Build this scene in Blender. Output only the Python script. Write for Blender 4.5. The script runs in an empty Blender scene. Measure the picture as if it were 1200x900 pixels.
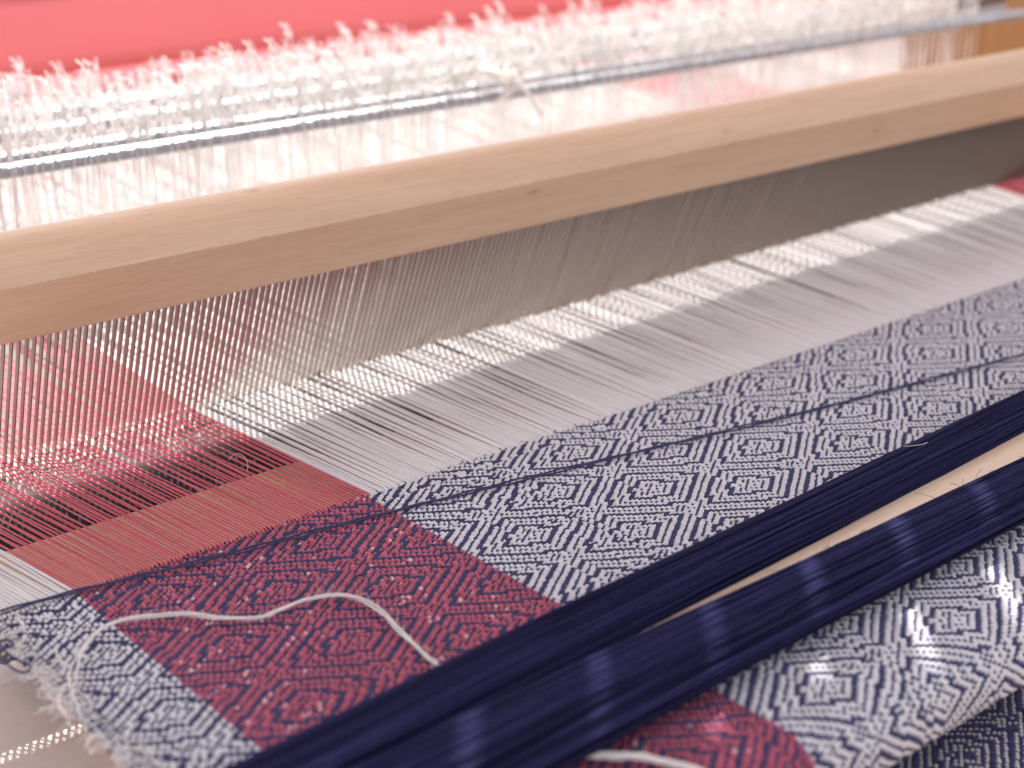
import bpy, math, random
import numpy as np
random.seed(7); RNG = np.random.default_rng(7)
SC = bpy.context.scene
S = 0.01                                   # everything below is written in centimetres
# ------------------------------------------------------------------ camera
CAM_M = np.array([[0.77462167, -0.232882, 0.58798575],
                  [-0.63219062, -0.25983345, 0.7299463],
                  [-0.01721298, -0.9371513, -0.34849844]])   # rows: world x, y, z in (right, down, forward)
CAM_H = 24.0
from mathutils import Matrix, Vector
cam_d = bpy.data.cameras.new('camera'); cam = bpy.data.objects.new('camera', cam_d)
SC.collection.objects.link(cam)
mw = Matrix.Identity(4)
for r in range(3):
    mw[r][0] = CAM_M[r][0]; mw[r][1] = -CAM_M[r][1]; mw[r][2] = -CAM_M[r][2]
mw[0][3], mw[1][3], mw[2][3] = 0, 0, CAM_H * S
cam.matrix_world = mw
cam_d.sensor_width = 36.0; cam_d.lens = 1780 * 36 / 1200
cam_d.clip_start = 0.02; cam_d.clip_end = 200.0
cam_d.dof.use_dof = True; cam_d.dof.focus_distance = 0.565; cam_d.dof.aperture_fstop = 8.0
cam_d.dof.aperture_blades = 0
SC.camera = cam
# ------------------------------------------------------------------ light
SUN = Vector((0.464, 0.388, 1.0)).normalized()             # towards the sun
w = bpy.data.worlds.new('World'); SC.world = w; w.use_nodes = True
nt = w.node_tree; nt.nodes.clear()
sky = nt.nodes.new('ShaderNodeTexSky'); sky.sky_type = 'NISHITA'; sky.sun_disc = False
sky.sun_elevation = math.asin(SUN.z); sky.sun_rotation = math.atan2(SUN.x, SUN.y)
sky.air_density = 1.0; sky.dust_density = 1.5; sky.ozone_density = 1.0
bg = nt.nodes.new('ShaderNodeBackground'); bg.inputs[1].default_value = 0.15
wo = nt.nodes.new('ShaderNodeOutputWorld')
hs = nt.nodes.new('ShaderNodeHueSaturation'); hs.inputs['Saturation'].default_value = 0.35     # bright hazy sky
wt = nt.nodes.new('ShaderNodeMix'); wt.data_type = 'RGBA'; wt.blend_type = 'MULTIPLY'; wt.inputs[0].default_value = 1.0
wt.inputs[7].default_value = (1.08, 0.98, 0.96, 1)
nt.links.new(sky.outputs[0], hs.inputs['Color']); nt.links.new(hs.outputs[0], wt.inputs[6]); nt.links.new(wt.outputs[2], bg.inputs[0]); nt.links.new(bg.outputs[0], wo.inputs[0])
sd = bpy.data.lights.new('sun', 'SUN'); sd.energy = 5.0; sd.angle = math.radians(0.5); sd.color = (1.0, 0.96, 0.91)
so = bpy.data.objects.new('sun', sd); SC.collection.objects.link(so)
so.rotation_euler = SUN.to_track_quat('Z', 'Y').to_euler()
SC.view_settings.view_transform = 'Standard'; SC.view_settings.look = 'None'
SC.view_settings.gamma = 1.0; SC.view_settings.exposure = 1.08
SC.cycles.max_bounces = 8; SC.cycles.transparent_max_bounces = 8
SC.cycles.use_denoising = True

# ------------------------------------------------------------------ helpers
def tag(o, label=None, cat=None, group=None, kind=None):
    if label: o['label'] = label
    if cat: o['category'] = cat
    if group: o['group'] = group
    if kind: o['kind'] = kind
    return o

def link_mesh(name, verts, faces, mat, parent=None, smooth=True, attrs=None):
    """verts in cm, world space; one mesh object, child of parent if given"""
    v = np.asarray(verts, dtype=np.float64).reshape(-1, 3)
    if parent is not None:
        v = v - np.array(parent['base_cm'])
    me = bpy.data.meshes.new(name)
    f = np.asarray(faces, dtype=np.int32)
    me.vertices.add(len(v)); me.vertices.foreach_set('co', (v * S).astype(np.float32).ravel())
    k = f.shape[1]
    me.loops.add(f.size); me.loops.foreach_set('vertex_index', f.ravel())
    me.polygons.add(len(f)); me.polygons.foreach_set('loop_start', np.arange(0, f.size, k, dtype=np.int32))
    me.polygons.foreach_set('use_smooth', np.full(len(f), smooth))
    for an, av in (attrs or {}).items():
        a = me.attributes.new(an, 'FLOAT', 'POINT'); a.data.foreach_set('value', np.asarray(av, np.float32).ravel())
    me.update(calc_edges=True)
    me.materials.append(mat)
    o = bpy.data.objects.new(name, me); SC.collection.objects.link(o)
    if parent is not None: o.parent = parent
    return o

def thing(name, base, label, cat, group=None):
    o = bpy.data.objects.new(name, None); SC.collection.objects.link(o)
    o.empty_display_size = 0.01
    o.location = Vector(base) * S; o['base_cm'] = tuple(float(b) for b in base)
    return tag(o, label, cat, group)

class MB:
    """collects quads"""
    def __init__(s): s.v = []; s.f = []; s.n = 0; s.t = []
    def add(s, v, f, t=0.5):
        v = np.asarray(v, float).reshape(-1, 3); f = np.asarray(f, int)
        s.v.append(v); s.f.append(f + s.n); s.n += len(v); s.t.append(np.full(len(v), t))
    def box(s, lo, hi):
        x0, y0, z0 = lo; x1, y1, z1 = hi
        v = [(x0,y0,z0),(x1,y0,z0),(x1,y1,z0),(x0,y1,z0),(x0,y0,z1),(x1,y0,z1),(x1,y1,z1),(x0,y1,z1)]
        s.add(v, [(3,2,1,0),(4,5,6,7),(0,1,5,4),(1,2,6,5),(2,3,7,6),(3,0,4,7)])
    def tube(s, pts, rad, sides=6, t=0.5, caps=True):
        v, f = tube_arrays(pts, rad, sides, caps); s.add(v, f, t)
    def build(s, name, mat, parent=None, smooth=True):
        return link_mesh(name, np.concatenate(s.v), np.concatenate(s.f), mat, parent, smooth,
                         {'tint': np.concatenate(s.t)})

def tube_arrays(pts, rad, sides=6, caps=True):
    p = np.asarray(pts, float); n = len(p)
    r = np.full(n, rad) if np.isscalar(rad) else np.asarray(rad, float)
    d = np.gradient(p, axis=0); d /= np.linalg.norm(d, axis=1)[:, None] + 1e-12
    ref = np.array([0, 0, 1.0]) if abs(d[:, 2]).mean() < 0.8 else np.array([0, 1.0, 0])
    a = np.cross(d, ref); a /= np.linalg.norm(a, axis=1)[:, None] + 1e-9
    b = np.cross(a, d)
    ang = np.arange(sides) / sides * 2 * np.pi
    v = p[:, None] + r[:, None, None] * (np.cos(ang)[None, :, None] * a[:, None] + np.sin(ang)[None, :, None] * b[:, None])
    i = np.arange(n - 1)[:, None]; j = np.arange(sides)[None]; j2 = (j + 1) % sides
    f = np.stack([i*sides + j, i*sides + j2, (i+1)*sides + j2, (i+1)*sides + j], -1).reshape(-1, 4)
    v = v.reshape(-1, 3)
    if caps:
        # pinch the ends shut with a tiny extra ring
        v = np.concatenate([v, p[:1].repeat(sides, 0) + (v[:sides] - p[:1]) * .1, p[-1:].repeat(sides, 0) + (v[-sides:] - p[-1:]) * .1])
        q = np.arange(sides); q2 = (q + 1) % sides; a0 = n * sides; b0 = a0 + sides; e = (n-1)*sides
        f = np.concatenate([f, np.stack([q2, q, a0 + q, a0 + q2], -1), np.stack([e + q, e + q2, b0 + q2, b0 + q], -1)])
    return v, f

def smooth_path(pts, n):
    """Catmull-Rom through pts, n points"""
    p = np.asarray(pts, float); m = len(p)
    t = np.linspace(0, m - 1 - 1e-6, n); i = t.astype(int); u = (t - i)[:, None]
    P0 = p[np.clip(i-1, 0, m-1)]; P1 = p[i]; P2 = p[np.clip(i+1, 0, m-1)]; P3 = p[np.clip(i+2, 0, m-1)]
    return 0.5 * ((2*P1) + (-P0+P2)*u + (2*P0-5*P1+4*P2-P3)*u**2 + (-P0+3*P1-3*P2+P3)*u**3)

def in_view(P, margin=0.14):
    d = (np.asarray(P) - np.array([0, 0, CAM_H])) @ CAM_M
    x = 1780 * d[..., 0] / d[..., 2]; y = 1780 * d[..., 1] / d[..., 2]
    return (d[..., 2] > 1) & (abs(x) < 600*(1+2*margin)) & (abs(y) < 450*(1+2*margin))

# ------------------------------------------------------------------ materials
def mat(name, col, rough=0.8, metallic=0.0, spec=0.3, **kw):
    m = bpy.data.materials.new(name); m.use_nodes = True
    b = m.node_tree.nodes['Principled BSDF']
    b.inputs['Base Color'].default_value = (*col, 1); b.inputs['Roughness'].default_value = rough
    b.inputs['Metallic'].default_value = metallic; b.inputs['Specular IOR Level'].default_value = spec
    for k, v in kw.items(): b.inputs[k.replace('_', ' ')].default_value = v
    return m

def N(m, typ, **kw):
    n = m.node_tree.nodes.new(typ)
    for k, v in kw.items(): setattr(n, k, v)
    return n

def yarn_mat(name, col, lo=0.72, hi=1.12, fleck=None, sheen=0.25, scale=900.0, bump=0.4):
    """fibrous cotton: per-yarn tint, fine fibre mottling and relief"""
    m = mat(name, col, 0.85, spec=0.2)
    L = m.node_tree.links; b = m.node_tree.nodes['Principled BSDF']
    b.inputs['Sheen Weight'].default_value = sheen; b.inputs['Sheen Roughness'].default_value = 0.5
    at = N(m, 'ShaderNodeAttribute', attribute_name='tint')
    tc = N(m, 'ShaderNodeTexCoord'); nz = N(m, 'ShaderNodeTexNoise'); nz.inputs['Scale'].default_value = scale
    nz.inputs['Detail'].default_value = 3
    L.new(tc.outputs['Object'], nz.inputs['Vector'])
    ad = N(m, 'ShaderNodeMath', operation='MULTIPLY_ADD'); L.new(nz.outputs[0], ad.inputs[0])
    ad.inputs[1].default_value = 0.7; 
    L.new(at.outputs['Fac'], ad.inputs[2])
    mr = N(m, 'ShaderNodeMapRange'); L.new(ad.outputs[0], mr.inputs[0])
    mr.inputs[1].default_value = 0.1; mr.inputs[2].default_value = 1.6
    mr.inputs[3].default_value = lo; mr.inputs[4].default_value = hi
    mul = N(m, 'ShaderNodeMix', data_type='RGBA', blend_type='MULTIPLY'); mul.inputs[0].default_value = 1
    mul.inputs[6].default_value = (*col, 1); L.new(mr.outputs[0], mul.inputs[7])
    out = mul.outputs[2]
    if fleck:
        gt = N(m, 'ShaderNodeMath', operation='GREATER_THAN'); L.new(at.outputs['Fac'], gt.inputs[0]); gt.inputs[1].default_value = 1.5
        mx = N(m, 'ShaderNodeMix', data_type='RGBA'); L.new(gt.outputs[0], mx.inputs[0]); L.new(out, mx.inputs[6])
        mx.inputs[7].default_value = (*fleck, 1); out = mx.outputs[2]
    L.new(out, b.inputs['Base Color'])
    bp = N(m, 'ShaderNodeBump'); bp.inputs['Strength'].default_value = bump; bp.inputs['Distance'].default_value = 0.0004
    L.new(nz.outputs[0], bp.inputs['Height']); L.new(bp.outputs[0], b.inputs['Normal'])
    return m

def wood_mat(name, c0, c1, c2, rough=0.45, stretch=(6, 90, 90), fleck=True):
    m = mat(name, c0, rough, spec=0.4)
    L = m.node_tree.links; b = m.node_tree.nodes['Principled BSDF']
    tc = N(m, 'ShaderNodeTexCoord'); mp = N(m, 'ShaderNodeMapping'); mp.inputs['Scale'].default_value = stretch
    L.new(tc.outputs['Object'], mp.inputs[0])
    n1 = N(m, 'ShaderNodeTexNoise'); n1.inputs['Scale'].default_value = 1.6; n1.inputs['Detail'].default_value = 6
    n1.inputs['Distortion'].default_value = 0.6
    L.new(mp.outputs[0], n1.inputs['Vector'])
    cr = N(m, 'ShaderNodeValToRGB'); L.new(n1.outputs[0], cr.inputs[0])
    cr.color_ramp.elements[0].position = 0.32; cr.color_ramp.elements[0].color = (*c1, 1)
    cr.color_ramp.elements[1].position = 0.68; cr.color_ramp.elements[1].color = (*c0, 1)
    out = cr.outputs[0]
    # short fine pores along the grain
    mp2 = N(m, 'ShaderNodeMapping'); mp2.inputs['Scale'].default_value = (stretch[0]*14, stretch[1]*16, stretch[2]*16)
    L.new(tc.outputs['Object'], mp2.inputs[0])
    n2 = N(m, 'ShaderNodeTexNoise'); n2.inputs['Scale'].default_value = 1.0; n2.inputs['Detail'].default_value = 2
    L.new(mp2.outputs[0], n2.inputs['Vector'])
    r2 = N(m, 'ShaderNodeMapRange'); L.new(n2.outputs[0], r2.inputs[0])
    r2.inputs[1].default_value = 0.58; r2.inputs[2].default_value = 0.78; r2.inputs[3].default_value = 0; r2.inputs[4].default_value = 0.55
    mx = N(m, 'ShaderNodeMix', data_type='RGBA'); L.new(r2.outputs[0], mx.inputs[0]); L.new(out, mx.inputs[6]); mx.inputs[7].default_value = (*c2, 1)
    out = mx.outputs[2]
    if fleck:     # a few worn grey dents and stains
        mp3 = N(m, 'ShaderNodeMapping'); mp3.inputs['Scale'].default_value = (17, 45, 45); L.new(tc.outputs['Object'], mp3.inputs[0])
        vo = N(m, 'ShaderNodeTexVoronoi'); vo.inputs['Scale'].default_value = 1.0; L.new(mp3.outputs[0], vo.inputs['Vector'])
        r3 = N(m, 'ShaderNodeMapRange'); L.new(vo.outputs['Distance'], r3.inputs[0])
        r3.inputs[1].default_value = 0.03; r3.inputs[2].default_value = 0.10; r3.inputs[3].default_value = 0.55; r3.inputs[4].default_value = 0.0
        mx2 = N(m, 'ShaderNodeMix', data_type='RGBA'); L.new(r3.outputs[0], mx2.inputs[0]); L.new(out, mx2.inputs[6])
        mx2.inputs[7].default_value = (c2[0]*.8, c2[1]*.85, c2[2]*.95, 1); out = mx2.outputs[2]
    L.new(out, b.inputs['Base Color'])
    bp = N(m, 'ShaderNodeBump'); bp.inputs['Strength'].default_value = 0.25; bp.inputs['Distance'].default_value = 0.0003
    L.new(n2.outputs[0], bp.inputs['Height']); L.new(bp.outputs[0], b.inputs['Normal'])
    return m

M_WHITE = yarn_mat('white_cotton', (0.74, 0.72, 0.73), 0.82, 1.08)
M_CREAM = yarn_mat('cream_cotton', (0.78, 0.73, 0.68), 0.85, 1.08)
M_RED = yarn_mat('red_cotton', (0.47, 0.098, 0.145), 0.7, 1.3, fleck=(0.80, 0.50, 0.50))
M_WARP = yarn_mat('white_warp_cotton', (0.79, 0.755, 0.735), 0.88, 1.06)
M_REDWARP = yarn_mat('red_warp_cotton', (0.66, 0.125, 0.17), 0.8, 1.2)
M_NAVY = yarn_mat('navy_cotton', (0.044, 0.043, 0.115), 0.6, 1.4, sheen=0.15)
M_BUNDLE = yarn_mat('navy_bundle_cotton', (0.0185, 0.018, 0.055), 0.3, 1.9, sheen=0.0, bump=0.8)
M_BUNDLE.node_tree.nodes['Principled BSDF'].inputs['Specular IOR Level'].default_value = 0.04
M_HEDDLE = yarn_mat('heddle_string', (0.90, 0.885, 0.87), 0.95, 1.05)
def see_through(m, col, k):
    L = m.node_tree.links; out = m.node_tree.nodes['Material Output']; b = m.node_tree.nodes['Principled BSDF']
    tr = N(m, 'ShaderNodeBsdfTranslucent'); tr.inputs[0].default_value = (*col, 1)
    mx = N(m, 'ShaderNodeMixShader'); mx.inputs[0].default_value = k
    L.new(b.outputs[0], mx.inputs[1]); L.new(tr.outputs[0], mx.inputs[2]); L.new(mx.outputs[0], out.inputs[0])
see_through(M_HEDDLE, (.95, .93, .91), 0.42)
M_BEECH = wood_mat('beech', (0.73, 0.51, 0.34), (0.65, 0.435, 0.285), (0.43, 0.27, 0.16), stretch=(9, 130, 130))
M_STICK = wood_mat('pale_stick_wood', (0.80, 0.62, 0.46), (0.74, 0.55, 0.39), (0.55, 0.38, 0.25), fleck=False)
M_POST = wood_mat('orange_pine', (0.56, 0.28, 0.09), (0.42, 0.18, 0.05), (0.26, 0.10, 0.03), stretch=(60, 60, 5), fleck=False)
M_TAN = wood_mat('tan_board', (0.76, 0.49, 0.31), (0.70, 0.44, 0.27), (0.27, 0.17, 0.10), fleck=False)
M_PALE = wood_mat('pale_board', (0.82, 0.73, 0.68), (0.79, 0.70, 0.645), (0.70, 0.60, 0.54), stretch=(8, 20, 20), fleck=False)
M_STEEL = mat('steel', (0.235, 0.20, 0.185), 0.34, 0.85, 0.5)
M_ROD = mat('rod_steel', (0.34, 0.35, 0.38), 0.33, 1.0, 0.5)
M_IRON = mat('dark_iron', (0.12, 0.12, 0.13), 0.5, 0.8, 0.5)
M_DARK = yarn_mat('dark_gap_fill', (0.022, 0.019, 0.024), 0.3, 1.8)
M_FLOOR = mat('floor_boards', (0.16, 0.12, 0.10), 0.7)

# ------------------------------------------------------------------ setting
mb = MB(); mb.add([(-3000,-3000,-80),(3000,-3000,-80),(3000,3000,-80),(-3000,3000,-80)], [(0,1,2,3)])
tag(mb.build('floor', M_FLOOR, smooth=False), kind='structure')

# ------------------------------------------------------------------ woven cloth
PX, PY = 3.05/19, 2.2/19                     # yarn pitches: ends, picks
X0 = 13.95; FELL = 44.55; YB = 23.7; RB = 1.35   # left edge, fell line, start and radius of the turn over the breast beam

def zigzag(n, start=0):
    """pointed draft 0..17..0 with one stutter, 19 yarns a side"""
    side = list(range(0, 16)) + [14, 15, 16]
    full = side + [17 - s for s in side]
    return np.array([full[(k + start) % 38] for k in range(n)])

def surf(x, v):
    """cloth surface, v = cm from the fell towards the weaver; returns position, normal"""
    y = np.where(v < FELL - YB, FELL - v, 0); ang = np.clip((v - (FELL - YB)) / RB, 0, np.pi * 1.02)
    over = v - (FELL - YB) - RB * np.pi * 1.02
    fl = v < FELL - YB
    Y = np.where(fl, y, YB - RB * np.sin(ang)); Z = np.where(fl, 0, -RB + RB * np.cos(ang))
    Y = np.where(over > 0, Y + over, Y)
    ny = np.where(fl, 0, -np.sin(ang)); nz = np.where(fl, 1, np.cos(ang))
    Z = Z + 0.05 * np.sin(x * 0.21 + 0.5) * np.sin(v * 0.33 + x * 0.05) * np.where(fl, 1, 0)
    return np.stack([x, Y, Z], -1), np.stack([np.zeros_like(x), ny, nz], -1)

def grid_mesh(P, use, tint):
    """P [a, b, k, 3] ribbons running along b; use [a, b-1] bool"""
    a, b, k, _ = P.shape
    idx = np.arange(a*b*k).reshape(a, b, k)
    f = np.stack([idx[:, :-1, :-1], idx[:, :-1, 1:], idx[:, 1:, 1:], idx[:, 1:, :-1]], -1)
    f = f[use].reshape(-1, 4)
    u, inv = np.unique(f, return_inverse=True)
    return P.reshape(-1, 3)[u], inv.reshape(-1, 4), np.broadcast_to(tint[:, :, None], (a, b, k)).reshape(-1)[u]

def weave(surface, xs, vs, up, rows, a=0.05, wx=PX, wy=PY, jit=0.017, warp_tint=None, margin=0.14):
    """yields ('warp', key, arrays) for each stripe of rows and ('weft', arrays)"""
    nx, ny = up.shape
    X, V = np.meshgrid(xs, vs, indexing='ij')
    Xj = X + RNG.normal(0, jit, (nx, 1)) + RNG.normal(0, jit*.6, (nx, ny))
    Vj = V + RNG.normal(0, jit*.6, (1, ny)) + RNG.normal(0, jit*.5, (nx, ny))
    pos, nor = surface(Xj, Vj)
    vis = in_view(pos, margin)
    h = np.where(up, a, -a).astype(float)
    nb = np.zeros_like(h); nb[:, 1:-1] = (up[:, 1:-1] & up[:, :-2] & up[:, 2:]) * 0.4 * a
    h = h + nb + RNG.normal(0, a*.14, h.shape)
    prof_o = np.array([-.465, -.19, .19, .465]); prof_h = np.array([-1.15, 0.2, 0.2, -1.15]) * a * 1.3
    ex = np.zeros((3,)); ex[0] = 1
    wid = wx * (1 + RNG.normal(0, .06, (nx, 1)))
    P = pos[:, :, None] + nor[:, :, None] * (h[:, :, None] + prof_h)[..., None] + (wid[:, :, None] * prof_o)[..., None] * ex
    use = (up[:, :-1] | up[:, 1:]) & vis[:, :-1] & vis[:, 1:]
    tint = np.clip(RNG.normal(.5, .16, (nx, 1)) + RNG.normal(0, .14, (nx, ny)), 0, 1)
    if warp_tint is not None: tint = np.where(warp_tint, 2.0, tint)
    out = []
    for key, sl in rows.items():
        out.append((key, grid_mesh(P[sl], use[sl], tint[sl])))
    # weft: ribbons along x
    h2 = np.where(~up, a*.92, -a) + RNG.normal(0, a*.12, up.shape)
    tang = np.stack([np.zeros_like(nor[..., 0]), nor[..., 2], -nor[..., 1]], -1)
    P2 = pos[:, :, None] + nor[:, :, None] * (h2[:, :, None] + prof_h)[..., None] + (wy * 1.12 * prof_o)[None, None, :, None] * -tang[:, :, None]
    P2 = P2.transpose(1, 0, 2, 3); upT = up.T
    use2 = (~upT[:, :-1] | ~upT[:, 1:]) & vis.T[:, :-1] & vis.T[:, 1:]
    t2 = np.clip(RNG.normal(.5, .16, (ny, 1)) + RNG.normal(0, .14, (ny, nx)), 0, 1)
    # flip so that faces look outwards
    out.append(('weft', grid_mesh(P2[:, :, ::-1], use2, t2)))
    return out

xs = np.arange(X0, 80.0, PX); vs = np.arange(0.0, FELL - YB + RB*math.pi*1.02 + 1.2, PY)
nx, ny = len(xs), len(vs)
ix0 = int(round((37.4 - X0) / PX)); jv0 = int(round((FELL - 42.2) / PY))
def slips(n, keep):      # now and then the weaver repeats or skips a step
    d = np.zeros(n, int)
    for q in RNG.choice(n, max(2, n // 26), replace=False):
        if abs(q - keep) > 8: d[q:] += RNG.choice([-1, 1])
    return np.arange(n) + d - d[keep]
zx = zigzag(nx + 80, (-ix0 - 40) % 38)[np.clip(slips(nx, ix0) + 40, 0, nx + 79)]
zy = zigzag(ny + 80, (-jv0 - 40) % 38)[np.clip(slips(ny, jv0) + 40, 0, ny + 79)]
tri = zx[:, None] + zy[None]
up = ~np.isin(tri % 7, (6, 0, 3))
up[:3] = (np.add.outer(np.arange(3), np.arange(ny)) % 2 == 0)     # plain selvedge
red0 = int(round((17.0 - X0)/PX)); red1 = int(round((28.75 - X0)/PX))
rows = {'edge_stripe': slice(0, red0), 'red_stripe': slice(red0, red1), 'white_stripe': slice(red1, nx)}
# pale slubs scattered along a few diagonals of the red stripe
XX, VV = np.meshgrid(xs, vs, indexing='ij')
slub = (np.abs(np.sin((XX*0.35 + VV*1.0) * 1.9)) < 0.16) & (RNG.random((nx, ny)) < 0.30) & (VV < 12) & (np.sin(XX*.9+VV*.4) > -.3)
slub |= RNG.random((nx, ny)) < 0.012
cloth = thing('woven_cloth', (40, 34, 0), 'white cloth with a crimson stripe and navy diamond pattern, just below the bare warp', 'cloth')
for key, (v, f, t) in weave(surf, xs, vs, up, rows, warp_tint=slub):
    if key == 'weft':
        o = link_mesh('navy_weft', v, f, M_NAVY, cloth, attrs={'tint': t})
    else:
        t2 = t if key == 'red_stripe' else np.where(t > 1.5, .6, t)
        o = link_mesh(key, v, f, M_RED if key == 'red_stripe' else M_WHITE, cloth, attrs={'tint': t2})
    tag(o, kind='stuff')
# inner layer of the fabric, so that light does not leak between the yarns
vv = np.concatenate([np.linspace(0.1, FELL-YB, 12), FELL-YB + np.linspace(.15, RB*math.pi, 14)]); xx = np.array([X0+.15, 80.0])
Xg, Vg = np.meshgrid(xx, vv, indexing='ij'); p, n = surf(Xg, Vg); p = p - n * 0.11
idx = np.arange(p.shape[0]*p.shape[1]).reshape(p.shape[:2])
f = np.stack([idx[:-1, :-1], idx[:-1, 1:], idx[1:, 1:], idx[1:, :-1]], -1).reshape(-1, 4)
link_mesh('underside', p.reshape(-1, 3), f, M_NAVY, cloth, attrs={'tint': np.full(p.size//3, .5)})
# selvedge: turned weft loops and cream fuzz along the left edge
mb = MB(); mc = MB()
for j in range(0, 210):
    v0 = j * PY; 
    if RNG.random() < .6:
        o = RNG.uniform(.05, .22)
        pts = [(X0+.25, FELL-v0, .03), (X0-o*.7, FELL-v0-.02, -.02), (X0-o, FELL-v0-.06, -.06), (X0-o*.6, FELL-v0-.11, -.09), (X0+.2, FELL-v0-.12, -.1)]
        (mb if RNG.random() < .35 else mc).tube(smooth_path(pts, 9), .038, 5, RNG.random())
for j in range(420):
    v0 = RNG.uniform(0, 21); x = X0 + RNG.normal(.05, .22); L = RNG.uniform(.25, .8); a = RNG.uniform(0, 6.28)
    q = np.array([x, FELL - v0, RNG.uniform(-.1, .08)])
    pts = [q, q + np.array([math.cos(a), math.sin(a), .25*RNG.random()])*L*.5, q + np.array([math.cos(a+.8), math.sin(a+.8), .2*RNG.random()])*L]
    mc.tube(smooth_path(pts, 6), .017 if j % 3 else .04, 4, RNG.random())
tag(mb.build('selvedge_loops', M_NAVY, cloth), kind='stuff'); tag(mc.build('selvedge_fuzz', M_CREAM, cloth), kind='stuff')

# ------------------------------------------------------------------ warp between cloth, reed and back of the loom
def reed_x(x): return 52.7 + (x - 52.7) * 1.05 if x < 52.7 else 52.7 + (x - 52.7) * 1.03
ALLX = np.arange(X0, 108.0, PX)
SHAFT_Y = [71.4, 74.3, 80.0, 85.0]
def warp_points(x, k):
    xr = 0.3 * round(reed_x(x) / 0.3) + (0.068 if k % 2 else -0.068) + RNG.normal(0, .015)
    xf = x + RNG.normal(0, .018)
    zr = 0.15 + 0.9 * max(0, min(1, (x - 20) / 60)) + RNG.uniform(-.10, .14)
    ys = SHAFT_Y[k % 4]; zh = zr + RNG.uniform(-.6, 1.3)
    xb = 60 + (xr - 60) * 1.06
    m = RNG.normal(0, .012, 3)
    pts = [(xf, FELL - .25, .02), (xf, FELL, .06), (xf + (xr-xf)*.3 + m[0], FELL + 3.3, .06 + zr*.3 + RNG.normal(0, .022)),
           (xf + (xr-xf)*.65 + m[1], FELL + 7.2, .06 + zr*.65 + RNG.normal(0, .022)), (xr, 56.2, zr), (xr + m[2]*2, 62, zr*.7 + zh*.3),
           (xr, ys, zh), ((xr+xb)/2, 96, zh*.45 + 3.0), (xb, 113.5, 5.6)]
    return pts
def warp_thing(name, x0, x1, material, label, individual):
    sel = [(k, x) for k, x in enumerate(ALLX) if x0 <= x < x1]
    t = thing(name, ((x0+x1)/2, 50, 0), label, 'warp threads')
    rest = MB(); 
    for q, (k, x) in enumerate(sel):
        if RNG.random() < .007: continue          # a missing end leaves a gap
        v, fq = tube_arrays(warp_points(x, k), (.035 if material is M_REDWARP else .068) * RNG.uniform(.88, 1.1), 5, False)
        tn = float(np.clip(RNG.normal(.5, .2), 0, 1))
        if q < individual:
            link_mesh('warp_thread', v, fq, material, t, attrs={'tint': np.full(len(v), tn)})
        else: rest.add(v, fq, tn)
    if rest.n: tag(rest.build('warp_threads', material, t), kind='stuff')
    return t
warp_thing('white_edge_warp', X0 - .01, 17.0, M_WARP, 'narrow band of white warp threads at the outer left edge, beside the crimson warp', 40)
warp_thing('red_warp', 17.0, 28.75, M_REDWARP, 'crimson red warp threads stretched from the cloth to the left end of the reed', 120)
warp_thing('white_warp', 28.75, 84.3, M_WARP, 'wide sheet of white warp threads stretched between the patterned cloth and the reed', 300)
warp_thing('far_red_warp', 84.3, 95.5, M_REDWARP, 'red warp threads at the far end of the reed, beyond the wide white warp', 0)
warp_thing('far_white_warp', 95.5, 108, M_WARP, 'white warp threads beyond the far red ones, in front of the orange brown post', 0)

# ------------------------------------------------------------------ beater with reed
RV = np.array([0, -.416, .909]); NV = np.array([0, .909, .416]); B0 = np.array([0, 55.1, 0])
def bp(x, d, s): return B0 + np.array([x, 0, 0]) + NV * d + RV * s
beater = thing('beater', (60, 56, 0), 'beech beater with rounded top rail and steel reed, standing across the loom', 'beater')
def extrude(profile, x0, x1, name, material, parent, nseg=24):
    k = len(profile); X = np.linspace(x0, x1, nseg); 
    v = np.array([[bp(x, d, s) for d, s in profile] for x in X]).reshape(-1, 3)
    i = np.arange(nseg-1)[:, None]; j = np.arange(k)[None]; j2 = (j+1) % k
    f = np.stack([i*k + j, (i+1)*k + j, (i+1)*k + j2, i*k + j2], -1).reshape(-1, 4)
    m = MB(); m.add(v, f)
    for e, base in ((0, 0), (1, (nseg-1)*k)):
        for q in range(1, k//2):
            quad = [base+q-1, base+q, base+k-q-1, base+k-q]
            m.f.append(np.array([quad if e == 0 else quad[::-1]]))
    return m.build(name, material, parent)
T = 2.65; r = T/2; bev = .10
prof = [(bev, 7.1), (0.03, 7.13), (0, 7.2)] + [(0, s) for s in (8.4, 9.55)] + [(0, 9.7)]
for tb in np.linspace(.04, 1, 14):
    b0, b1, b2, b3 = (1-tb)**3, 3*tb*(1-tb)**2, 3*tb*tb*(1-tb), tb**3
    prof.append((b1*.66 + b2*T*.82 + b3*T, b0*9.7 + b1*10.55 + b2*11.2 + b3*9.9))
prof += [(T, 9.6), (T, 7.2), (T-bev, 7.1)]
rail = extrude(prof, -6, 122, 'top_rail', M_BEECH, beater)
for pl in rail.data.polygons: pl.use_smooth = True
rail.data.set_sharp_from_angle(angle=math.radians(16))
extrude([(0.1, -2.6), (0, -2.4), (0, -1.4), (.1, -1.25), (2.35, -1.25), (T, -1.4), (T, -2.4), (2.35, -2.6)], -6, 122, 'lower_rail', M_PALE, beater, 4)
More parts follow.
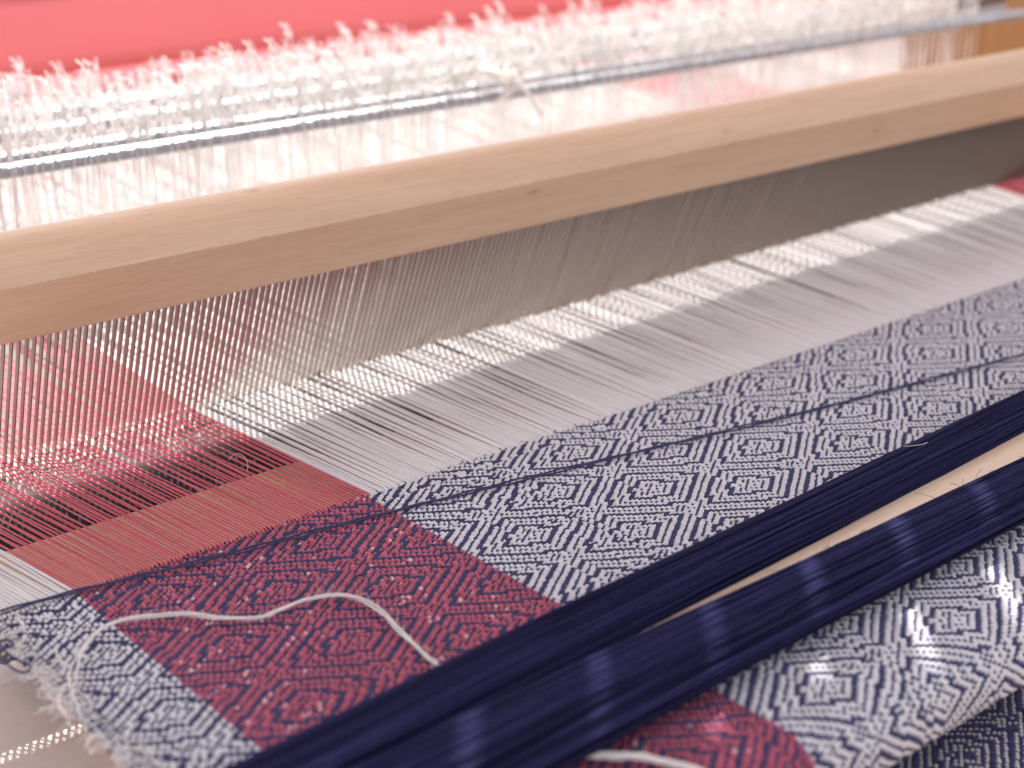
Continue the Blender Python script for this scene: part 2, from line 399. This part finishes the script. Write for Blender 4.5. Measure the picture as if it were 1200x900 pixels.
# dents: one steel strip each
def dent_arrays():
    hd, ht = .158, .021; out = []
    for s in (-1.6, 8.2):
        for d, x in ((-hd, -ht*.4), (-hd+.03, -ht), (hd-.03, -ht), (hd, -ht*.4), (hd, ht*.4), (hd-.03, ht), (-hd+.03, ht), (-hd, ht*.4)):
            out.append(bp(x, 1.1 + d, s) - B0)
    f = [(j, j+8, (j+1) % 8 + 8, (j+1) % 8) for j in range(8)]
    return np.array(out), np.array(f)
dv, df = dent_arrays()
base = np.array(beater['base_cm'])
dent0 = None; rest = MB()
for k in range(355):
    x = 12 + .3*k + RNG.normal(0, .002)
    tilt = RNG.normal(0, .0015)
    if k < 300:
        if dent0 is None:
            dent0 = link_mesh('dent', dv + base, df, M_STEEL, beater, smooth=False); o = dent0
        else:
            o = dent0.copy(); SC.collection.objects.link(o); o.parent = beater
        o.location = Vector(B0 + np.array([x, 0, 0]) - base) * S; o.rotation_euler = (0, tilt, RNG.normal(0, .002))
    else: rest.add(dv + B0 + np.array([x, 0, 0]), df)
tag(rest.build('dents', M_STEEL, beater, smooth=False), kind='stuff')

# ------------------------------------------------------------------ heddle shafts
def heddle_arrays(var, seed):
    g = np.random.default_rng(seed); m = MB(); r = .036
    lean = g.normal(0, .25)
    for s in (-1, 1):
        o = s * .06
        low = [(o*.6 + lean*1.6, 0.1*s, -11.0), (o + lean, .2*s, -6), (o + lean*.3 + g.normal(0, .08), .32*s, -2), (o, .36*s, 0)]
        H = 1.3 + 2.7 * g.random()**1.5; bend = g.normal(0, .2)
        top = [(o*1.2, .30*s, .45), (o + bend*.25, .14*s + g.normal(0, .12), .45 + H*.45), (o*2.2 + bend*.7, g.normal(0, .3), .45 + H*.9), (o*1.4 + bend*.95, .1 + g.normal(0, .2), .45 + H*1.02)]
        m.tube(smooth_path(low + top, 18), r, 4, g.random(), False)
    c = np.array([bend, .1, .45 + H])
    if var % 4 == 0: tip = [c + (-.10, 0, -.05), c + (-.12, .02, .10), c + (0, .03, .2), c + (.12, .02, .1), c + (.1, 0, -.08)]
    if var % 4 == 0: m.tube(smooth_path(tip, 8), .045, 4, .5, False)
    for q in range(int(g.integers(3, 7))):      # frayed strands of the knot
        hq = H * g.uniform(.5, 1.05); bq = g.normal(0, .24)
        e = [(g.normal(0, .1), .2, .4), (bq*.4, .1 + g.normal(0, .2), .4 + hq*.6), (bq, .1 + g.normal(0, .3), .4 + hq), (bq*1.15 + g.normal(0, .05), .1 + g.normal(0, .3), .4 + hq*1.12)]
        m.tube(smooth_path(e, 9), .03, 4, g.random(), True)
    if var % 3 == 0:      # loose cut end
        e = [c, c + (g.normal(0, .12), g.normal(0, .2), .3), c + (g.normal(0, .3), g.normal(0, .3), .62)]
        m.tube(smooth_path(e, 6), .045, 4, .5, True)
    return np.concatenate(m.v), np.concatenate(m.f), np.concatenate(m.t)
HED = [heddle_arrays(q, 40+q) for q in range(14)]
shaft_labels = ['nearest heddle shaft, a steel rod hung with white string heddles right behind the beater',
                'second heddle shaft from the beater, bright steel rod wrapped in white string loops',
                'third heddle shaft from the beater, its rod half buried in white string loops',
                'rearmost heddle shaft, its white string loops fringed against the coral cloth']
for q, ys in enumerate(SHAFT_Y):
    zr = 8.5
    sh = thing('heddle_shaft', (65, ys, zr), shaft_labels[q], 'heddle shaft', 'heddle shafts behind the beater')
    mb = MB(); mb.tube([(x, ys, zr) for x in np.linspace(14, 113, 12)], .33, 16); mb.build('rod', M_ROD, sh)
    mb = MB(); mb.tube([(x, ys + .75, zr + .1) for x in np.linspace(14, 112, 12)], .12, 10); mb.build('thin_rod', M_ROD, sh)
    xpos = []
    x = 20.0
    while x < 106: xpos.append(x); x += (abs(RNG.normal(.33, .2)) + .06) * (1.15 if q == 0 else 1.35) * (2.2 if x > 98 else 1)
    protos = {}
    rest = MB()
    for k, x in enumerate(xpos):
        var = int(RNG.integers(len(HED))); v, f, t = HED[var]
        if q == 0 and k < 300:
            if var not in protos:
                o = link_mesh('heddle', v + np.array([65, ys, zr]), f, M_HEDDLE, sh, attrs={'tint': t}); protos[var] = o
            else:
                o = protos[var].copy(); SC.collection.objects.link(o); o.parent = sh
            o.location = ((x - 65) * S, 0, 0); o.scale = (1, 1, 1)
        else:
            sc = RNG.uniform(.8, 1.15) * (1, .95, .72, .6)[q]; v2 = v.copy(); v2[:, 2] = np.where(v2[:, 2] > .5, .5 + (v2[:, 2]-.5)*sc, v2[:, 2])
            rest.add(v2 + np.array([x, ys, zr]), f); rest.t[-1] = t
    if rest.n: tag(rest.build('heddles', M_HEDDLE, sh), kind='stuff')
# cream cord tied round the nearest rods
mb = MB()
c = np.array([56.6, 70.6, 9.1])
for off, rr in ((0, .14), (.36, .13)):
    ring = [c + np.array([off + .1*math.sin(a*2), 2.2 + 2.5*math.cos(a), .0 + .95*math.sin(a)]) for a in np.linspace(0, 6.2, 22)]
    mb.tube(ring, rr, 7)
for pts, rr in (([(0, -.4, .6), (.6, -.7, .3), (1.3, -1.0, -.6), (1.9, -1.2, -1.7)], .14),
                ([(0, -.3, .7), (-1.2, .4, 1.1), (-2.6, 1.0, 1.0), (-4.0, 1.4, .4), (-5.0, 1.5, .1)], .12),
                ([(0, -.3, .7), (.9, .8, 1.2), (2.0, 1.6, .7), (2.9, 1.8, 0)], .12),
                ([(-.3, -.5, .2), (.1, -.7, .75), (.5, -.4, .9), (.7, -.2, .4), (.3, -.6, -.1), (-.2, -.6, .1)], .15)):
    mb.tube(smooth_path([c + np.array(q) for q in pts], 14), rr, 7)
tag(mb.build('tie_cord', M_CREAM), 'cream cord knotted round the steel rods above the middle of the beater', 'cord')

# ------------------------------------------------------------------ coral cloth and post behind
def coral_cloth():
    m = mat('coral_cotton', (0.62, 0.175, 0.19), 0.9, spec=0.1)
    L = m.node_tree.links; b = m.node_tree.nodes['Principled BSDF']; out = m.node_tree.nodes['Material Output']
    tr = N(m, 'ShaderNodeBsdfTranslucent'); tr.inputs[0].default_value = (0.51, 0.142, 0.155, 1)
    mx = N(m, 'ShaderNodeMixShader'); mx.inputs[0].default_value = 0.40
    L.new(b.outputs[0], mx.inputs[1]); L.new(tr.outputs[0], mx.inputs[2]); L.new(mx.outputs[0], out.inputs[0])
    prof = [(109.0, 5.9), (110.5, 6.0), (112.3, 6.15), (114.3, 6.3), (115.1, 6.6), (115.3, 7.2), (115.35, 9.0), (115.4, 11.0), (115.4, 12.0), (115.7, 12.3)]
    p2 = smooth_path([(0, y, z) for y, z in prof], 26)
    X = np.linspace(24, 150, 60)
    v = np.array([[(x, q[1] + .03*math.sin(x*.35 + q[2]*.3), q[2] + .03*math.sin(x*.5)) for q in p2] for x in X]).reshape(-1, 3)
    k = len(p2); i = np.arange(59)[:, None]; j = np.arange(k-1)[None]
    f = np.stack([i*k+j, (i+1)*k+j, (i+1)*k+j+1, i*k+j+1], -1).reshape(-1, 4)
    o = link_mesh('coral_cloth', v, f, m)
    return tag(o, 'plain coral pink cloth hanging behind the white heddle loops', 'cloth')
coral_cloth()
mb = MB(); mb.box((23, 112, 2.5), (150, 118, 5.3))
tag(mb.build('back_beam', M_BEECH, smooth=False), 'wooden back beam under the coral cloth at the rear of the loom', 'beam')
mb = MB(); mb.box((123.5, 84, -60), (139, 92, 40))
post = thing('loom_post', (128, 88, -60), 'orange brown wooden loom post at the far end of the heddle rods', 'post')
mb.build('post', M_POST, post, smooth=False)
mb = MB(); mb.box((117.0, 82.6, 7.4), (126, 83.9, 9.4)); mb.box((117.4, 82.2, 7.9), (118.2, 82.6, 8.7)); mb.build('bracket', M_IRON, post, smooth=False)

# ------------------------------------------------------------------ boards below
mb = MB(); mb.box((15.3, 30, -1.6), (110, 50.2, -.55))
tag(mb.build('tan_board', M_TAN, smooth=False), 'tan wooden board seen through the gaps between the warp threads', 'board')
mb = MB(); mb.box((-30, 20, -9.4), (22, 60, -7.9))
tag(mb.build('pale_board', M_PALE, smooth=False), 'smooth pale beige board below the frayed left edge of the cloth', 'board')
mb = MB(); mb.tube([(x, 53.7, -3.8) for x in np.linspace(16.8, 108, 6)], 2.8, 28)  # added dark roll: blocks the view below so the warp gaps stay dark
tag(mb.build('dark_gap_roll', M_DARK), 'dark charcoal roll added to darken the gaps in the crimson warp just before the reed', 'cloth')
# dark cloth roll below the breast beam
def roll_surf(x, v):
    R = 7.0; a = v / R; c = np.array([24.5, -11.5])
    return np.stack([x, c[0] - R*np.sin(a - .9), c[1] + R*np.cos(a - .9)], -1), np.stack([np.zeros_like(x), -np.sin(a-.9), np.cos(a-.9)], -1)
xr_ = np.arange(24, 62, .15); vr_ = np.arange(0, 13, .115)
tr2 = zigzag(len(xr_), 5)[:, None] + zigzag(len(vr_), 30)[None]
upr = np.isin(tr2 % 7, (0, 3))
roll = thing('cloth_roll', (43, 24.5, -11.5), 'dark navy underside of finished cloth with white flecks, rolled below the white pattern', 'cloth roll')
for key, (v, f, t) in weave(roll_surf, xr_, vr_, upr, {'white_flecks': slice(0, len(xr_))}, wx=.15, wy=.115):
    tag(link_mesh('navy_weft' if key == 'weft' else key, v, f, M_NAVY if key == 'weft' else M_CREAM, roll, attrs={'tint': t}), kind='stuff')
mb = MB(); mb.tube([(22, 24.5, -11.5), (43, 24.5, -11.5), (64, 24.5, -11.5)], 6.85, 32); mb.build('roll_core', M_NAVY, roll)

# ------------------------------------------------------------------ stick shuttle with navy yarn
sh = thing('stick_shuttle', (36, 29, .2), 'flat wooden stick shuttle wound with two thick bundles of navy yarn, lying on the cloth', 'shuttle')
def yaxis(x): return 28.2 + (x - 16) * .034
mb = MB(); pr = []
Xs = np.linspace(4, 82, 30); prof = [(-2.1, .35), (-2.0, .25), (2.0, .25), (2.1, .35), (2.1, .72), (2.0, .82), (-2.0, .82), (-2.1, .72)]
v = np.array([[(x, yaxis(x) + .6 + d, z) for d, z in prof] for x in Xs]).reshape(-1, 3)
i = np.arange(29)[:, None]; j = np.arange(8)[None]; j2 = (j+1) % 8
mb.add(v, np.stack([i*8+j, i*8+j2, (i+1)*8+j2, (i+1)*8+j], -1).reshape(-1, 4))
mb.build('stick', M_STICK, sh, smooth=False)
def bundle(cx, cy, ry, rz, n, seed):
    g = np.random.default_rng(seed); m = MB()
    X = np.linspace(2, 84, 60)
    yc = np.interp(X, cx, cy); RY = .94*np.interp(X, cx, ry); RZ = .92*np.interp(X, cx, rz)
    # inner mass
    a = np.linspace(0, 2*np.pi, 16, endpoint=False)
    v = np.stack([np.broadcast_to(X[:, None], (60, 16)), yc[:, None] + .9*RY[:, None]*np.cos(a), 1.0 + .9*RZ[:, None]*np.sin(a)], -1).reshape(-1, 3)
    i = np.arange(59)[:, None]; j = np.arange(16)[None]; j2 = (j+1) % 16
    m.add(v, np.stack([i*16+j, i*16+j2, (i+1)*16+j2, (i+1)*16+j], -1).reshape(-1, 4), .1)
    for q in range(n):
        a0 = q / n * 2 * np.pi + g.normal(0, .05); drift = g.normal(0, .35)
        rad = g.uniform(.85, 1.02); ph = g.uniform(0, 6.28)
        an = a0 + drift * (X - 36) / 40 + .09*np.sin(X*.13 + ph) + .035*np.sin(X*.5 + ph*2) + .012*np.sin(X*1.7 + ph*3)
        rr = rad + .02*np.sin(X*.22 + ph)
        P = np.stack([X, yc + RY*rr*np.cos(an), 1.0 + RZ*rr*np.sin(an)], -1)
        m.tube(P, .052*g.uniform(.8, 1.25), 5, float(np.clip(g.normal(.5, .3), 0, 1)), False)
    return m
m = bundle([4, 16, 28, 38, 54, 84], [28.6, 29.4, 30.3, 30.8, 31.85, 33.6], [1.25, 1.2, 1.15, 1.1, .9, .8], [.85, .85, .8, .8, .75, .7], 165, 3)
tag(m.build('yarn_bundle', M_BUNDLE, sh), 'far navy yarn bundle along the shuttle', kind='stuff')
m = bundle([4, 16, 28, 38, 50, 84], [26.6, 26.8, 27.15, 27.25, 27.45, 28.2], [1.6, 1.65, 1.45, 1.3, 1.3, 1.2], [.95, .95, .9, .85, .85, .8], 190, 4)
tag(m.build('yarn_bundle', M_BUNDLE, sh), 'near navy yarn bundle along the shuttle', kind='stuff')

# ------------------------------------------------------------------ loose yarns
def plied(path, n, strands, rad, lay, pitch, taper=False, seed=1, fray=0):
    g = np.random.default_rng(seed); P = smooth_path(path, n); m = MB()
    d = np.gradient(P, axis=0); s = np.concatenate([[0], np.cumsum(np.linalg.norm(np.diff(P, axis=0), axis=1))])
    d /= np.linalg.norm(d, axis=1)[:, None]; a = np.cross(d, (0, 0, 1.0)); a /= np.linalg.norm(a, axis=1)[:, None]; b = np.cross(a, d)
    for q in range(strands):
        ph = q/strands*2*np.pi; an = s/pitch*2*np.pi + ph
        sp = lay * (1 + .5*np.sin(s*.9 + q)) 
        if fray: sp = sp * (1 + fray*np.clip(1 - s/3.5, 0, 1)**1)
        m.tube(P + sp[:, None]*(np.cos(an)[:, None]*a + .6*np.sin(an)[:, None]*b), rad, 6, float(g.uniform(.2, .9)))
    return m
def yarn_with_fuzz(path):
    m = plied(path, 120, 3, .036, .055, 5.5, fray=3.0); P = smooth_path(path, 200)
    for q in range(260):
        p = P[RNG.integers(200)] + RNG.normal(0, .05, 3); d = RNG.normal(0, 1, 3); d[2] = abs(d[2]); L = RNG.uniform(.08, .28)
        m.tube(smooth_path([p, p + d*L*.4, p + d*L*.6 + RNG.normal(0, .05, 3)], 5), .007, 3, .8, False)
    return m.build('loose_yarn', M_CREAM)
path = [(13.6, 37.2, .05), (13.86, 38.03, .35), (14.51, 39.02, .4), (15.29, 40.19, .4), (16.41, 41.09, .35), (17.51, 41.07, .3), (18.76, 40.28, .3), (19.58, 39.27, .3), (20.41, 38.55, .3),
        (21.32, 38.5, .3), (22.36, 38.51, .3), (23.15, 38.05, .35), (23.59, 37.21, .35), (23.6, 36.15, .35), (23.39, 34.96, .35), (23.17, 33.7, .35), (23.06, 32.46, .3), (23.2, 31.6, .25)]
tag(yarn_with_fuzz(path), 'loose white yarn curving over the crimson stripe and off the left edge', 'yarn')
path = [(22.9, 26.6, .2), (23.4, 26.03, .3), (23.95, 25.45, .3), (24.54, 24.74, .3), (25.15, 23.59, .25), (25.6, 22.6, -.3)]
tag(plied(path, 40, 4, .06, .075, 1.6, seed=2).build('loose_yarn', M_CREAM), 'short end of white yarn below the navy shuttle bundles', 'yarn')
path = [(11, 44.62, .1), (14.4, 44.58, .14), (16.95, 44.3, .16), (20.05, 43.72, .16), (23.1, 43.2, .16), (27.74, 42.56, .16), (37.17, 40.86, .18), (48.09, 38.81, .18), (60.49, 37.0, .2), (74, 35.2, .2)]
mb = MB()
P = smooth_path(path, 160)
for s_ in (-1, 1):
    Q = P.copy(); Q[:, 1] += s_*(.075 + .03*np.sin(P[:, 0]*.6)); Q[:, 2] += .02*np.sin(P[:, 0]*3 + s_); mb.tube(Q, .037, 6, .4)
tag(mb.build('weft_yarn', M_NAVY), 'doubled navy weft yarn lying slantwise across the diamond pattern', 'yarn')
curl = [(13.65, 42.87), (14.02, 42.75), (14.0, 42.22), (13.61, 42.22), (13.31, 42.01), (13.35, 41.31), (13.4, 40.56), (13.58, 40.15), (13.81, 40.39), (13.65, 40.85), (13.55, 41.6), (13.61, 42.42), (13.95, 42.9)]
mb = MB(); mb.tube(smooth_path([(x - .12, y, .1 + .03*k) for k, (x, y) in enumerate(curl)], 60), .042, 6)
tag(mb.build('yarn_curl', M_NAVY), 'thin navy yarn end curled in a loop at the left edge', 'yarn')
mb = MB(); mb.tube(smooth_path([(25.6, 49.52, .75), (25.94, 49.44, .95), (25.98, 48.85, .95), (25.84, 48.42, .75), (25.63, 48.17, .7)], 20), .011, 5)
tag(mb.build('lint', M_CREAM), 'wisp of white lint lying on the crimson warp threads', 'lint')
mb = MB(); mb.tube(smooth_path([(43.9, 31.4, 1.92), (44.0, 31.1, 2.0), (44.4, 30.9, 2.02), (44.8, 31.0, 1.95)], 16), .011, 5)
tag(mb.build('lint', M_CREAM), 'wisp of white lint caught on the far navy yarn bundle', 'lint')

# short fibres standing off the shuttle yarn
mb = MB()
for q in range(420):
    x = RNG.uniform(10, 60); up_ = RNG.random() < .5
    yc = np.interp(x, [16, 28, 38, 54], [29.4, 30.3, 30.8, 31.85]) if up_ else np.interp(x, [16, 28, 38, 54], [26.8, 27.15, 27.25, 27.5])
    ry = 1.08 if up_ else 1.36; a = RNG.uniform(.2, 2.9)
    p = np.array([x, yc + ry*math.cos(a), 1.0 + .80*math.sin(a)]); n = np.array([0, math.cos(a), math.sin(a)])
    t_ = np.array([RNG.normal(), RNG.normal(0, .4), RNG.normal(0, .3)]); L = RNG.uniform(.15, .6)
    mb.tube(smooth_path([p - n*.05, p + n*.06 + t_*L*.4, p + n*RNG.uniform(.02, .14) + t_*L], 6), .008, 3, .9, False)
tag(mb.build('stray_fibres', M_BUNDLE, sh), kind='stuff')
# ------------------------------------------------------------------ unseen slats and panels, added overhead to shade and dapple the cloth
caster = thing('added_shade_slats', (95, 60, 70), 'unseen wooden slats and panels added above the loom to shade and dapple the cloth', 'shade caster')
H = 70.0; HS = 71.2; ox, oy = .464*H, .388*H
mb = MB(); mb.box((-6 + ox, 28.4 + oy, H), (135 + ox, 51.7 + oy, H + 1)); mb.build('shade_panel', M_STICK, caster, smooth=False)
mb = MB(); mb.box((-6 + ox, 8 + oy, H), (33.5 + ox, 24.6 + oy, H + .79)); mb.box((33.8 + ox, 8 + oy, H), (135 + ox, 23.0 + oy, H + .79)); mb.build('shade_panel', M_STICK, caster, smooth=False)  # added panels, trim the light spots on the lower cloth
sl = Vector((-.64, -.77, 0)).normalized()
for k in range(34):
    x0 = -6 + 4.5*k + ox; w2 = RNG.uniform(3.80, 4.04)  # gaps between slats shaped to throw light spots on the near bundle
    p0 = np.array([x0 + .5, 28.35 + oy, 0]); e = np.array([sl.x, sl.y, 0]) * 30; a = np.array([w2, 0, 0])
    v = [p0 + (0,0,HS), p0 + a + (0,0,HS), p0 + a + e + (0,0,HS), p0 + e + (0,0,HS)]; v += [q + (0,0,.8) for q in v]
    m = MB(); m.add(v, [(3,2,1,0),(4,5,6,7),(0,1,5,4),(1,2,6,5),(2,3,7,6),(3,0,4,7)]); m.build('shade_slat', M_STICK, caster, smooth=False)
